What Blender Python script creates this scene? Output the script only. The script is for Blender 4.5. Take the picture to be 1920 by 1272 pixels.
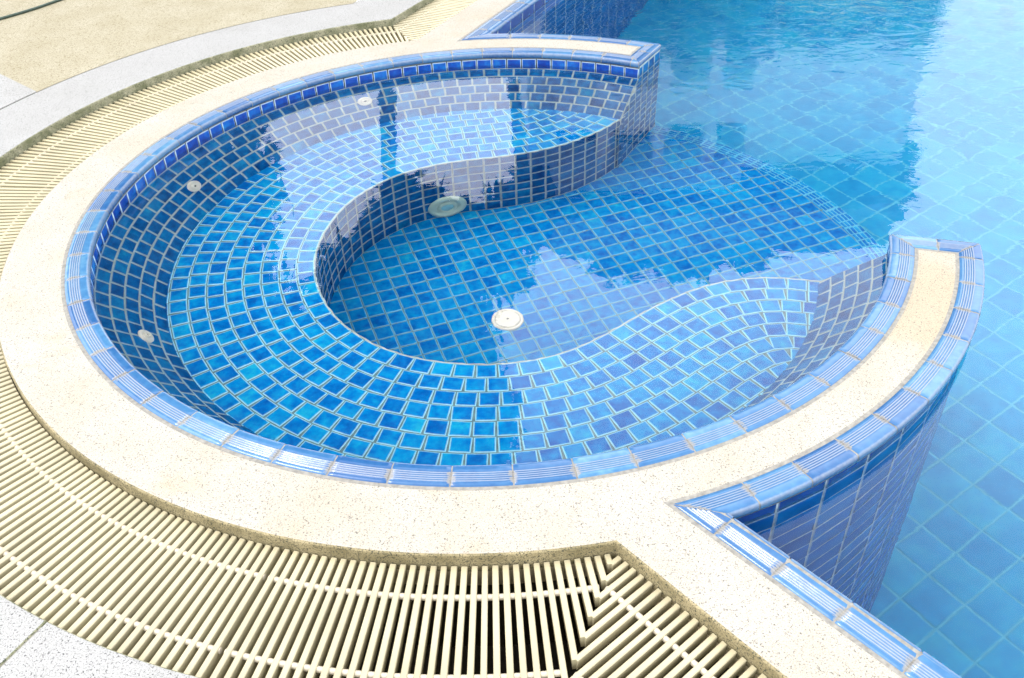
import bpy, bmesh, math, random
from math import sin, cos, asin, acos, atan2, radians, degrees, sqrt, pi, hypot
from mathutils import Vector, Matrix

random.seed(11)
scene = bpy.context.scene
for o in list(bpy.data.objects):
    bpy.data.objects.remove(o)
C = scene.collection

# ------------------------------------------------------------------ camera
cam_d = bpy.data.cameras.new('camera')
cam = bpy.data.objects.new('camera', cam_d)
C.objects.link(cam)
yaw, pit, rol = 0.02147112, 0.65892603, -0.03615982
f_ = Vector((sin(yaw) * cos(pit), cos(yaw) * cos(pit), -sin(pit)))
r_ = Vector((cos(yaw), -sin(yaw), 0))
u_ = r_.cross(f_)
R_ = cos(rol) * r_ + sin(rol) * u_
U_ = -sin(rol) * r_ + cos(rol) * u_
M = Matrix((R_, U_, -f_)).transposed().to_4x4()
M.translation = Vector((0, -2.02383052 * 1.9, 1.09585332 * 1.9))
cam.matrix_world = M
cam_d.sensor_width = 36
cam_d.lens = 0.88482607 * 36
cam_d.clip_start = 0.05
cam_d.clip_end = 500
scene.camera = cam

# ------------------------------------------------------------------ sky and sun
ADDED_CLOUD = 12.5
SUN_EL, SUN_AZ = radians(60), radians(-80)          # azimuth measured from +Y towards +X
w = bpy.data.worlds.new('World')
scene.world = w
w.use_nodes = True
nt = w.node_tree
for n in list(nt.nodes):
    nt.nodes.remove(n)
sky = nt.nodes.new('ShaderNodeTexSky')
sky.sky_type = 'NISHITA'
sky.sun_disc = False
sky.sun_elevation = SUN_EL
sky.sun_rotation = SUN_AZ
sky.air_density = 1.0
sky.dust_density = 6.0
sky.ozone_density = 1.0
hs = nt.nodes.new('ShaderNodeHueSaturation')
hs.inputs['Saturation'].default_value = 0.55
bg = nt.nodes.new('ShaderNodeBackground')
bg.inputs['Strength'].default_value = 0.15
wo = nt.nodes.new('ShaderNodeOutputWorld')
nt.links.new(sky.outputs[0], hs.inputs['Color'])
# bright cloud bank added low all round to strengthen water reflections, thinner higher up
tc = nt.nodes.new('ShaderNodeTexCoord')
sx = nt.nodes.new('ShaderNodeSeparateXYZ')
nt.links.new(tc.outputs['Generated'], sx.inputs[0])
cn = nt.nodes.new('ShaderNodeTexNoise')
cn.inputs['Scale'].default_value = 2.4
cn.inputs['Detail'].default_value = 5.0
cn.inputs['Roughness'].default_value = 0.55
nt.links.new(tc.outputs['Generated'], cn.inputs['Vector'])
ca = nt.nodes.new('ShaderNodeMath')
ca.operation = 'MULTIPLY_ADD'
nt.links.new(cn.outputs['Fac'], ca.inputs[0])
ca.inputs[1].default_value = 0.35
nt.links.new(sx.outputs['Z'], ca.inputs[2])
cr_ = nt.nodes.new('ShaderNodeMapRange')
cr_.interpolation_type = 'SMOOTHSTEP'
cr_.inputs['From Min'].default_value = 1.20
cr_.inputs['From Max'].default_value = 0.72
nt.links.new(ca.outputs[0], cr_.inputs['Value'])
cm = nt.nodes.new('ShaderNodeMix')
cm.data_type = 'RGBA'
nt.links.new(cr_.outputs[0], cm.inputs['Factor'])
nt.links.new(hs.outputs[0], cm.inputs['A'])
cs = nt.nodes.new('ShaderNodeMapRange')  # grades the added cloud by elevation to suit the reflections
cs.inputs['From Min'].default_value = 0.30
cs.inputs['From Max'].default_value = 0.54
cs.inputs['To Min'].default_value = 0.70
cs.inputs['To Max'].default_value = 1.30
nt.links.new(sx.outputs['Z'], cs.inputs['Value'])
cv = nt.nodes.new('ShaderNodeVectorMath')
cv.operation = 'SCALE'
cv.inputs[0].default_value = (ADDED_CLOUD * 0.96, ADDED_CLOUD * 0.97, ADDED_CLOUD * 1.02)
nt.links.new(cs.outputs[0], cv.inputs['Scale'])
nt.links.new(cv.outputs[0], cm.inputs['B'])
nt.links.new(cm.outputs['Result'], bg.inputs['Color'])
nt.links.new(bg.outputs[0], wo.inputs['Surface'])
sun_d = bpy.data.lights.new('sun', 'SUN')
sun_d.energy = 0.6
sun_d.angle = radians(14)
sun_d.color = (1.0, 0.95, 0.86)
sun = bpy.data.objects.new('sun', sun_d)
C.objects.link(sun)
sdir = Vector((sin(SUN_AZ) * cos(SUN_EL), cos(SUN_AZ) * cos(SUN_EL), sin(SUN_EL)))
sun.rotation_euler = sdir.to_track_quat('Z', 'Y').to_euler()
sun.location = sdir * 30
vs = scene.view_settings
vs.view_transform = 'Standard'
vs.look = 'None'
vs.gamma = 1
vs.exposure = 0.95
scene.cycles.use_denoising = True
scene.cycles.max_bounces = 10
scene.cycles.transmission_bounces = 8
scene.cycles.caustics_refractive = True
scene.cycles.caustics_reflective = False

# ------------------------------------------------------------------ small helpers
def P2(r, a):
    return Vector((r * cos(a), r * sin(a)))

def tag(o, label=None, cat=None, group=None, kind=None):
    if label: o['label'] = label
    if cat: o['category'] = cat
    if group: o['group'] = group
    if kind: o['kind'] = kind
    return o

def empty(name, loc=(0, 0, 0)):
    o = bpy.data.objects.new(name, None)
    o.location = loc
    o.empty_display_size = 0.1
    C.objects.link(o)
    return o

class MB:
    """collects vertices and faces (world coordinates) with one colour attribute, builds ONE mesh object"""
    def __init__(s):
        s.v, s.f, s.m, s.a, s.sm = [], [], [], [], []
    def add(s, verts, faces, mat=0, attr=None, smooth=False):
        b = len(s.v)
        s.v += [tuple(p) for p in verts]
        s.a += attr if attr is not None else [(0.5, 0.5, 1.0, 1.0)] * len(verts)
        for f in faces:
            s.f.append([i + b for i in f])
            s.m.append(mat)
            s.sm.append(smooth)
    def box(s, c, ax, ay, az, mat=0):
        """centre, three half-axis vectors"""
        c, ax, ay, az = Vector(c), Vector(ax), Vector(ay), Vector(az)
        v = [c + i * ax + j * ay + k * az for k in (-1, 1) for j in (-1, 1) for i in (-1, 1)]
        s.add(v, [(0, 2, 3, 1), (4, 5, 7, 6), (0, 1, 5, 4), (2, 6, 7, 3), (0, 4, 6, 2), (1, 3, 7, 5)], mat)
    def strip(s, rows, mat=0, closed=False, smooth=True, attr=None):
        """grid from a list of equally long point rows"""
        n = len(rows[0])
        v = [p for r in rows for p in r]
        fs = []
        for i in range(len(rows) - 1):
            for j in range(n if closed else n - 1):
                k = (j + 1) % n
                fs.append((i * n + j, i * n + k, (i + 1) * n + k, (i + 1) * n + j))
        s.add(v, fs, mat, attr, smooth)
    def tube(s, pts, rad, seg=8, mat=0, cap=True):
        rows = []
        rads = rad if isinstance(rad, (list, tuple)) else [rad] * len(pts)
        pts = [Vector(p) for p in pts]
        prev = None
        for i, p in enumerate(pts):
            t = (pts[min(i + 1, len(pts) - 1)] - pts[max(i - 1, 0)]).normalized()
            if prev is None:
                a = Vector((0, 0, 1)) if abs(t.z) < 0.9 else Vector((1, 0, 0))
                x = t.cross(a).normalized()
            else:
                x = (prev - t * prev.dot(t)).normalized()
            prev = x
            y = t.cross(x)
            rows.append([p + rads[i] * (cos(2 * pi * k / seg) * x + sin(2 * pi * k / seg) * y) for k in range(seg)])
        s.strip(rows, mat, True)
        if cap:
            for r in (rows[0][::-1], rows[-1]):
                s.add(r, [tuple(range(seg))], mat)
    def lathe(s, prof, M, seg=28, mat=0, cap=True):
        rows = [[M @ Vector((r * cos(2 * pi * k / seg), r * sin(2 * pi * k / seg), z)) for k in range(seg)] for r, z in prof]
        s.strip(rows, mat, True)
        if cap:
            s.add(rows[-1], [tuple(range(seg))], mat, None, True)
    def build(s, name, mats, parent=None):
        me = bpy.data.meshes.new(name)
        me.from_pydata(s.v, [], s.f)
        for m in (mats if isinstance(mats, (list, tuple)) else [mats]):
            me.materials.append(m)
        me.polygons.foreach_set('material_index', s.m)
        me.polygons.foreach_set('use_smooth', s.sm)
        at = me.color_attributes.new('tile', 'FLOAT_COLOR', 'POINT')
        at.data.foreach_set('color', [x for c in s.a for x in c])
        me.update()
        o = bpy.data.objects.new(name, me)
        C.objects.link(o)
        if parent:
            o.parent = parent
            o.matrix_parent_inverse = Matrix.Translation(-Vector(parent.location))
        return o

def prism(name, pts, z0, z1, mats, parent=None, bev=0.0):
    """solid with the 2-D outline pts, side faces in material slot 1, optional rounded top edge"""
    bm = bmesh.new()
    v = [bm.verts.new((p[0], p[1], z1)) for p in pts]
    top = bm.faces.new(v)
    top.normal_update()
    if top.normal.z < 0:
        top.normal_flip()
    ext = bmesh.ops.extrude_face_region(bm, geom=[top])
    nv = [g for g in ext['geom'] if isinstance(g, bmesh.types.BMVert)]
    for q in nv:
        q.co.z = z1
    olds = [q for q in bm.verts if q not in set(nv)]
    for q in olds:
        q.co.z = z0
    bm.normal_update()
    tops = [f for f in bm.faces if abs(f.normal.z) > 0.9 and f.calc_center_median().z > (z0 + z1) / 2]
    if bev:
        ed = {e for f in tops for e in f.edges}
        bmesh.ops.bevel(bm, geom=list(ed), offset=bev, segments=3, profile=0.6, affect='EDGES')
    bmesh.ops.recalc_face_normals(bm, faces=bm.faces)
    for f in bm.faces:
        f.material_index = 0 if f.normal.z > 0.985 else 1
    me = bpy.data.meshes.new(name)
    bm.to_mesh(me)
    bm.free()
    for m in mats:
        me.materials.append(m)
    o = bpy.data.objects.new(name, me)
    C.objects.link(o)
    if parent:
        o.parent = parent
    return o

# ------------------------------------------------------------------ materials
def newmat(name):
    m = bpy.data.materials.new(name)
    m.use_nodes = True
    t = m.node_tree
    return m, t, t.nodes['Principled BSDF'], t.links

def node(t, typ, **kw):
    n = t.nodes.new(typ)
    for k, v in kw.items():
        if k in n.inputs:
            n.inputs[k].default_value = v
        else:
            setattr(n, k, v)
    return n

def ramp(t, stops, interp='LINEAR'):
    n = t.nodes.new('ShaderNodeValToRGB')
    cr = n.color_ramp
    cr.interpolation = interp
    while len(cr.elements) < len(stops):
        cr.elements.new(0.5)
    for e, (p, c) in zip(cr.elements, stops):
        e.position = p
        e.color = (*c, 1) if len(c) == 3 else c
    return n

def mix(t, blend='MIX'):
    n = t.nodes.new('ShaderNodeMix')
    n.data_type = 'RGBA'
    n.blend_type = blend
    return n

def coords(t):
    return t.nodes.new('ShaderNodeTexCoord').outputs['Object']

def bump(t, L, height, bsdf, strength=0.3, dist=0.002):
    b = node(t, 'ShaderNodeBump', Strength=strength, Distance=dist)
    L.new(height, b.inputs['Height'])
    L.new(b.outputs[0], bsdf.inputs['Normal'])

def plain(name, col, rough=0.5, var=0.15, scale=20, spec=0.5):
    m, t, b, L = newmat(name)
    n = node(t, 'ShaderNodeTexNoise', Scale=scale, Detail=4.0)
    L.new(coords(t), n.inputs['Vector'])
    r = ramp(t, [(0.3, [c * (1 - var) for c in col]), (0.7, [min(1, c * (1 + var)) for c in col])])
    L.new(n.outputs['Fac'], r.inputs['Fac'])
    L.new(r.outputs['Color'], b.inputs['Base Color'])
    b.inputs['Roughness'].default_value = rough
    b.inputs['Specular IOR Level'].default_value = spec
    bump(t, L, n.outputs['Fac'], b, 0.15)
    return m

def stone(name, base, base2, fleck, dens=0.22, scale=95, stain=None, blotch=2.2):
    """exposed aggregate: pale matrix with small dark elongated chips"""
    m, t, b, L = newmat(name)
    co = coords(t)
    big = node(t, 'ShaderNodeTexNoise', Scale=blotch, Detail=3.0, Roughness=0.6)
    L.new(co, big.inputs['Vector'])
    r0 = ramp(t, [(0.35, base), (0.68, base2)])
    L.new(big.outputs['Fac'], r0.inputs['Fac'])
    col = r0.outputs['Color']
    if stain:
        sn = node(t, 'ShaderNodeTexNoise', Scale=3.1, Detail=5.0, Roughness=0.65)
        L.new(co, sn.inputs['Vector'])
        sr = ramp(t, [(0.57, (0, 0, 0)), (0.78, (0.55, 0.55, 0.55))])
        L.new(sn.outputs['Fac'], sr.inputs['Fac'])
        # a rusty tan patch soaked into the slab near the tip of the right arm
        dsv = node(t, 'ShaderNodeVectorMath', operation='DISTANCE')
        L.new(co, dsv.inputs[0])
        dsv.inputs[1].default_value = (1.66, -1.08, 0)
        dm = node(t, 'ShaderNodeMath', operation='MULTIPLY_ADD')
        L.new(sn.outputs['Fac'], dm.inputs[0])
        dm.inputs[1].default_value = -0.55
        L.new(dsv.outputs['Value'], dm.inputs[2])
        dq = ramp(t, [(-0.0, (0.5, 0.5, 0.5)), (0.22, (0, 0, 0))])
        L.new(dm.outputs[0], dq.inputs['Fac'])
        mxs = mix(t, 'LIGHTEN')
        mxs.inputs['Factor'].default_value = 1
        L.new(sr.outputs['Color'], mxs.inputs['A'])
        L.new(dq.outputs['Color'], mxs.inputs['B'])
        mx = mix(t)
        L.new(mxs.outputs['Result'], mx.inputs['Factor'])
        L.new(col, mx.inputs['A'])
        mx.inputs['B'].default_value = (*stain, 1)
        col = mx.outputs['Result']
    # fine grain
    gn = node(t, 'ShaderNodeTexNoise', Scale=scale * 2.2, Detail=2.0)
    L.new(co, gn.inputs['Vector'])
    gr = ramp(t, [(0.3, (0.74, 0.73, 0.70)), (0.62, (1, 1, 1))])
    L.new(gn.outputs['Fac'], gr.inputs['Fac'])
    mg = mix(t, 'MULTIPLY')
    mg.inputs['Factor'].default_value = 1
    L.new(col, mg.inputs['A'])
    L.new(gr.outputs['Color'], mg.inputs['B'])
    col = mg.outputs['Result']
    # chips: short curly hairs cut from the contour lines of one noise by the peaks of another
    c1 = node(t, 'ShaderNodeTexNoise', Scale=scale, Detail=1.0)
    L.new(co, c1.inputs['Vector'])
    c2 = node(t, 'ShaderNodeTexNoise', Scale=scale * 1.7, Detail=1.0)
    mpz = node(t, 'ShaderNodeMapping')
    mpz.inputs['Location'].default_value = (3.3, 7.1, 1.9)
    L.new(co, mpz.inputs['Vector'])
    L.new(mpz.outputs[0], c2.inputs['Vector'])
    sb = node(t, 'ShaderNodeMath', operation='SUBTRACT')
    L.new(c1.outputs['Fac'], sb.inputs[0])
    sb.inputs[1].default_value = 0.5
    ab = node(t, 'ShaderNodeMath', operation='ABSOLUTE')
    L.new(sb.outputs[0], ab.inputs[0])
    dr = ramp(t, [(0.018, (1, 1, 1)), (0.045, (0, 0, 0))])
    L.new(ab.outputs[0], dr.inputs['Fac'])
    mk = ramp(t, [(0.62 - dens * 0.4, (0, 0, 0)), (0.68 - dens * 0.4, (1, 1, 1))])
    L.new(c2.outputs['Fac'], mk.inputs['Fac'])
    ml2 = node(t, 'ShaderNodeMath', operation='MULTIPLY')
    L.new(dr.outputs['Color'], ml2.inputs[0])
    L.new(mk.outputs['Color'], ml2.inputs[1])
    mx = mix(t)
    L.new(ml2.outputs[0], mx.inputs['Factor'])
    L.new(col, mx.inputs['A'])
    mx.inputs['B'].default_value = (*fleck, 1)
    L.new(mx.outputs['Result'], b.inputs['Base Color'])
    b.inputs['Roughness'].default_value = 0.75
    b.inputs['Specular IOR Level'].default_value = 0.25
    bump(t, L, gn.outputs['Fac'], b, 0.35, 0.003)
    return m

def tile_mat(name, stops, edge_col, rough=0.2, spec=0.06, edge_lo=0.2, edge_hi=0.8, nscale=22, nmix=0.8, edge_amt=0.8):
    """glazed tile: colour picked per tile, blotchy glaze, thin pale glaze along the edges"""
    m, t, b, L = newmat(name)
    at = node(t, 'ShaderNodeAttribute', attribute_name='tile')
    sp = t.nodes.new('ShaderNodeSeparateColor')
    L.new(at.outputs['Color'], sp.inputs[0])
    co = coords(t)
    n = node(t, 'ShaderNodeTexNoise', Scale=nscale, Detail=3.0, Roughness=0.55)
    L.new(co, n.inputs['Vector'])
    ad = node(t, 'ShaderNodeMath', operation='MULTIPLY_ADD')
    L.new(n.outputs['Fac'], ad.inputs[0])
    ad.inputs[1].default_value = nmix * 1.8
    s2 = node(t, 'ShaderNodeMath', operation='MULTIPLY_ADD')
    L.new(sp.outputs[0], s2.inputs[0])
    s2.inputs[1].default_value = 1 - nmix * 0.5
    s2.inputs[2].default_value = -nmix * 0.70
    L.new(s2.outputs[0], ad.inputs[2])
    r = ramp(t, stops)
    L.new(ad.outputs[0], r.inputs['Fac'])
    er = ramp(t, [(edge_lo, (edge_amt,) * 3), (edge_hi, (0, 0, 0))])
    nd = node(t, 'ShaderNodeTexNoise', Scale=90, Detail=2.0)
    L.new(co, nd.inputs['Vector'])
    ea = node(t, 'ShaderNodeMath', operation='MULTIPLY_ADD')
    L.new(nd.outputs['Fac'], ea.inputs[0])
    ea.inputs[1].default_value = 0.3
    ms = node(t, 'ShaderNodeMath', operation='SUBTRACT')
    L.new(sp.outputs[2], ms.inputs[0])
    ms.inputs[1].default_value = 0.15
    L.new(ms.outputs[0], ea.inputs[2])
    L.new(ea.outputs[0], er.inputs['Fac'])
    mx = mix(t)
    L.new(er.outputs['Color'], mx.inputs['Factor'])
    L.new(r.outputs['Color'], mx.inputs['A'])
    mx.inputs['B'].default_value = (*edge_col, 1)
    L.new(mx.outputs['Result'], b.inputs['Base Color'])
    b.inputs['Roughness'].default_value = rough
    b.inputs['Specular IOR Level'].default_value = spec
    n2 = node(t, 'ShaderNodeTexNoise', Scale=30, Detail=2.0)
    L.new(co, n2.inputs['Vector'])
    bump(t, L, n2.outputs['Fac'], b, 0.25, 0.002)
    return m

M_stone = stone('cream_aggregate', (0.345, 0.317, 0.262), (0.365, 0.354, 0.322), (0.10, 0.093, 0.08), 0.24, 115, stain=(0.35, 0.27, 0.16))
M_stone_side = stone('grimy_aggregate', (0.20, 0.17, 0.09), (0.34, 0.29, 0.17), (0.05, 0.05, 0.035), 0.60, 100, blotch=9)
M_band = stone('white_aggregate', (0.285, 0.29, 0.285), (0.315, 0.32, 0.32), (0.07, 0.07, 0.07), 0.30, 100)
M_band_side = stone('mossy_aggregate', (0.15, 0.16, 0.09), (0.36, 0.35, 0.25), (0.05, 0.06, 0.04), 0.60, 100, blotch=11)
M_beige = stone('beige_wash', (0.285, 0.262, 0.185), (0.335, 0.315, 0.24), (0.16, 0.135, 0.075), 0.75, 62, blotch=3.5)
M_slat = plain('cream_plastic', (0.36, 0.325, 0.21), 0.38, 0.13, 5)
M_rod = plain('cream_rod', (0.40, 0.36, 0.28), 0.35, 0.06, 30)
M_plaster = plain('channel_plaster', (0.50, 0.42, 0.27), 0.8, 0.25, 12)
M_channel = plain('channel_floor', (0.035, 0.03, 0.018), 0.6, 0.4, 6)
M_grout = plain('grey_grout', (0.075, 0.15, 0.17), 0.85, 0.3, 30)
M_grout_l = plain('pale_grout', (0.29, 0.34, 0.32), 0.85, 0.2, 30)
M_mortar = plain('coping_mortar', (0.19, 0.185, 0.165), 0.85, 0.3, 60)
EDGE = (0.30, 0.60, 0.66)
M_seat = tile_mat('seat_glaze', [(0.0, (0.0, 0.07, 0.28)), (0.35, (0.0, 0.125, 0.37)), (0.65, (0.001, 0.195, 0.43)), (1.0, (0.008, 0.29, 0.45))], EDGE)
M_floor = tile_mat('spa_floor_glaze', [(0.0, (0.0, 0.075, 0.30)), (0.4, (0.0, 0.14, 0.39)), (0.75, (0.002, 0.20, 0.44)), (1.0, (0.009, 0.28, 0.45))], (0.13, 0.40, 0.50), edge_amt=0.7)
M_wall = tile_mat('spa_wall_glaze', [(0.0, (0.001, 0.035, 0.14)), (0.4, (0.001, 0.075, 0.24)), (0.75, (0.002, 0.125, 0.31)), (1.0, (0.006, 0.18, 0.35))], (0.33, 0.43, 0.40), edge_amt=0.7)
M_wallrow = tile_mat('spa_top_row_glaze', [(0.0, (0.002, 0.02, 0.20)), (0.4, (0.002, 0.05, 0.30)), (0.75, (0.004, 0.11, 0.40)), (1.0, (0.01, 0.19, 0.44))], (0.50, 0.66, 0.70), rough=0.08, spec=0.5, edge_amt=0.8)
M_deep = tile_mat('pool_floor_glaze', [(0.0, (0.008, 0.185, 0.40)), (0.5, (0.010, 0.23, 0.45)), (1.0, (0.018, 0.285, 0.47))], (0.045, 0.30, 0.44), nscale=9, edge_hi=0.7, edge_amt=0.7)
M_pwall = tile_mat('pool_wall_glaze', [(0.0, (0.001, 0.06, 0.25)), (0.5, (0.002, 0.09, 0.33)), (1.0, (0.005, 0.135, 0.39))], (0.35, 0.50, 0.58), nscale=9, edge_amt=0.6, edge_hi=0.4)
M_pwtop = tile_mat('pool_top_row_glaze', [(0.0, (0.002, 0.012, 0.10)), (0.5, (0.003, 0.025, 0.17)), (1.0, (0.008, 0.06, 0.24))], (0.20, 0.28, 0.34), nscale=9, rough=0.08, spec=0.5, edge_amt=0.6, edge_hi=0.4)
M_pgrout = plain('pool_grout', (0.045, 0.31, 0.46), 0.85, 0.1, 20)
M_pwgrout = plain('pool_wall_grout', (0.30, 0.36, 0.38), 0.85, 0.25, 40)
M_white = plain('ivory_plastic', (0.52, 0.51, 0.43), 0.3, 0.05, 30)
M_lampring = plain('pale_green_plastic', (0.34, 0.46, 0.38), 0.3, 0.05, 30)
M_lens = plain('lens_glass', (0.20, 0.45, 0.48), 0.1, 0.1, 30)
M_dark = plain('dark_hole', (0.10, 0.11, 0.10), 0.6, 0.1, 30)
M_hose = plain('green_black_rubber', (0.025, 0.05, 0.035), 0.35, 0.3, 40)

def coping_mat():
    """blue glaze, worn white along the ridges, nose worn and painted paler for its sky reflection (g) and smeared with mortar towards the joints (b)"""
    m, t, b, L = newmat('coping_glaze')
    at = node(t, 'ShaderNodeAttribute', attribute_name='tile')
    sp = t.nodes.new('ShaderNodeSeparateColor')
    L.new(at.outputs['Color'], sp.inputs[0])
    co = coords(t)
    n = node(t, 'ShaderNodeTexNoise', Scale=24, Detail=4.0, Roughness=0.6)
    L.new(co, n.inputs['Vector'])
    ad = node(t, 'ShaderNodeMath', operation='MULTIPLY_ADD')
    L.new(n.outputs['Fac'], ad.inputs[0])
    ad.inputs[1].default_value = 0.55
    L.new(sp.outputs[0], ad.inputs[2])
    r = ramp(t, [(0.3, (0.018, 0.075, 0.20)), (0.7, (0.045, 0.14, 0.275)), (1.0, (0.11, 0.24, 0.33))])
    L.new(ad.outputs[0], r.inputs['Fac'])
    # worn ridges, and the nose with its painted-in reflection
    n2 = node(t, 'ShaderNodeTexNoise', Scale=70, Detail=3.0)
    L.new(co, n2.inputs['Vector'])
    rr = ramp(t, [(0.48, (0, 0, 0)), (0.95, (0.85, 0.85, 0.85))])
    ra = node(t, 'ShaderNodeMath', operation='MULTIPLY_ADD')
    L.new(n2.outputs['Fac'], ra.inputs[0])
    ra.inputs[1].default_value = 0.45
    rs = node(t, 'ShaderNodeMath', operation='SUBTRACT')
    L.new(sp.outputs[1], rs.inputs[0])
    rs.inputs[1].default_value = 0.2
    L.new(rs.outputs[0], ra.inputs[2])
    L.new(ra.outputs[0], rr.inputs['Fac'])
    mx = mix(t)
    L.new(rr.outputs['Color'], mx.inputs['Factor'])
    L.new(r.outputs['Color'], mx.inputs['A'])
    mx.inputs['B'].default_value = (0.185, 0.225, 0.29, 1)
    # mortar smear at the joints
    js = node(t, 'ShaderNodeMath', operation='MULTIPLY_ADD')
    L.new(n2.outputs['Fac'], js.inputs[0])
    js.inputs[1].default_value = 1.1
    jb = node(t, 'ShaderNodeMath', operation='SUBTRACT')
    L.new(sp.outputs[2], jb.inputs[0])
    jb.inputs[1].default_value = 0.75
    L.new(jb.outputs[0], js.inputs[2])
    jr = ramp(t, [(0.45, (0, 0, 0)), (0.72, (0.85, 0.85, 0.85))])
    L.new(js.outputs[0], jr.inputs['Fac'])
    m3 = mix(t)
    L.new(jr.outputs['Color'], m3.inputs['Factor'])
    L.new(mx.outputs['Result'], m3.inputs['A'])
    m3.inputs['B'].default_value = (0.20, 0.195, 0.18, 1)
    L.new(m3.outputs['Result'], b.inputs['Base Color'])
    rg = node(t, 'ShaderNodeMapRange')
    rg.inputs['To Min'].default_value = 0.12
    rg.inputs['To Max'].default_value = 0.6
    L.new(jr.outputs['Color'], rg.inputs['Value'])
    L.new(rg.outputs[0], b.inputs['Roughness'])
    b.inputs['Specular IOR Level'].default_value = 0.42
    bump(t, L, n.outputs['Fac'], b, 0.3, 0.002)
    return m
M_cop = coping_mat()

def water_mat():
    m, t, b, L = newmat('pool_water')
    t.nodes.remove(b)
    out = t.nodes['Material Output']
    g = node(t, 'ShaderNodeBsdfGlass', IOR=1.333, Roughness=0.0)
    g.inputs['Color'].default_value = (1, 1, 1, 1)
    L.new(g.outputs[0], out.inputs['Surface'])
    co = coords(t)
    # ripples: calm in the spa, livelier out in the big pool
    mp = node(t, 'ShaderNodeMapping')
    mp.inputs['Rotation'].default_value = (0, 0, radians(12))
    mp.inputs['Scale'].default_value = (1.0, 1.7, 1.0)
    L.new(co, mp.inputs['Vector'])
    n1 = node(t, 'ShaderNodeTexNoise', Scale=4.6, Detail=3.0, Roughness=0.5, Distortion=0.6)
    n2 = node(t, 'ShaderNodeTexNoise', Scale=2.6, Detail=2.0, Roughness=0.5)
    L.new(mp.outputs[0], n1.inputs['Vector'])
    L.new(co, n2.inputs['Vector'])
    # distance from the quiet lower-left part of the spa
    ds = node(t, 'ShaderNodeVectorMath', operation='DISTANCE')
    L.new(co, ds.inputs[0])
    ds.inputs[1].default_value = (-0.6, -1.6, -0.147)
    mr = node(t, 'ShaderNodeMapRange', interpolation_type='SMOOTHSTEP')
    mr.inputs['From Min'].default_value = 2.2
    mr.inputs['From Max'].default_value = 5.5
    mr.inputs['To Min'].default_value = 0.10
    mr.inputs['To Max'].default_value = 1.0
    L.new(ds.outputs['Value'], mr.inputs['Value'])
    m1 = node(t, 'ShaderNodeMath', operation='MULTIPLY')
    L.new(n1.outputs['Fac'], m1.inputs[0])
    L.new(mr.outputs[0], m1.inputs[1])
    m2 = node(t, 'ShaderNodeMath', operation='MULTIPLY_ADD')
    L.new(n2.outputs['Fac'], m2.inputs[0])
    m2.inputs[1].default_value = 0.25
    L.new(m1.outputs[0], m2.inputs[2])
    bp = node(t, 'ShaderNodeBump', Strength=1.0, Distance=0.0045)
    L.new(m2.outputs[0], bp.inputs['Height'])
    L.new(bp.outputs[0], g.inputs['Normal'])
    return m
M_water = water_mat()

# ------------------------------------------------------------------ measured layout
A0, A1 = radians(58.1), radians(342.4)            # ends of the two arms (left, right), going round by 180
RC_IN, RC_OUT = 1.90, 2.07                        # stone / coping borders on the arms
W_C = 0.098                                       # coping width
RW = 1.815                                        # top of the spa wall
ZT, ZB, ZS, ZF, ZD, ZW = -0.140, -0.53, -0.53, -1.19, -2.35, -0.080
RJ = 1.562                                        # wall meets seat
RO = 2.155                                        # outer wall of the arms
RS_OUT, RG_OUT, RB_OUT = 2.163, 2.628, 3.078      # stone edge, gutter edge, white band edge
n1 = Vector((0.783, 0.622)); d1 = Vector((0.622, -0.783))      # near pool edge: normal towards the water, direction
n2 = Vector((0.885, -0.4656)); d2 = Vector((0.4656, 0.885))    # far pool edge
T1, T2 = 8.6, 8.2                                 # how far the straight edges run
C1 = dict(tile=-0.855, water=-0.757, stone=-1.083, gut=-1.552, band=-2.0)
C2 = dict(tile=-1.085, water=-0.965, stone=-1.365, gut=-1.738, band=-2.19)

def meet(r, n, d, c, sign):
    """point of the circle r on the line n.x = c, on the d side given by sign"""
    s = sqrt(r * r - c * c)
    return n * c + d * s * sign
def ang(p):
    a = atan2(p.y, p.x)
    return a if a >= 0 else a + 2 * pi
def arc(r, a, b, step=radians(1.5)):
    k = max(2, int(abs(b - a) / step) + 1)
    return [P2(r, a + (b - a) * i / (k - 1)) for i in range(k)]
def far1(c): return n1 * c + d1 * T1
def far2(c): return n2 * c + d2 * T2

# ------------------------------------------------------------------ deck, stone surround, gutter
q1, q2 = asin(W_C / RC_IN), asin(W_C / RC_OUT)
pA = meet(RC_OUT, n1, d1, C1['tile'], 1)          # near inner corner of the stone
pB = meet(RS_OUT, n1, d1, C1['stone'], 1)         # near gutter corner
pC = meet(RS_OUT, n2, d2, C2['stone'], 1)         # far gutter corner
pD = meet(RC_OUT, n2, d2, C2['tile'], 1)          # far inner corner
ol = arc(RC_IN, A0 + q1, A1 - q1) + arc(RC_OUT, A1 - q2, ang(pA)) + [far1(C1['tile']), far1(C1['stone'])]
ol += arc(RS_OUT, ang(pB), ang(pC)) + [far2(C2['stone']), far2(C2['tile'])] + arc(RC_OUT, ang(pD), A0 + q2)
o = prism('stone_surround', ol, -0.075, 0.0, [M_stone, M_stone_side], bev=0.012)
tag(o, kind='structure')

gB = meet(RG_OUT, n1, d1, C1['gut'], 1)
gC = meet(RG_OUT, n2, d2, C2['gut'], 1)
bB = meet(RB_OUT, n1, d1, C1['band'], 1)
bC = meet(RB_OUT, n2, d2, C2['band'], 1)
SEAM = radians(360 - 118.7)
e = 0.0007
def band_piece(a_from, a_to, start, end):
    return start[0] + arc(RG_OUT, a_from, a_to) + end + arc(RB_OUT, start[2] if False else a_to, a_from) + start[1]
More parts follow.
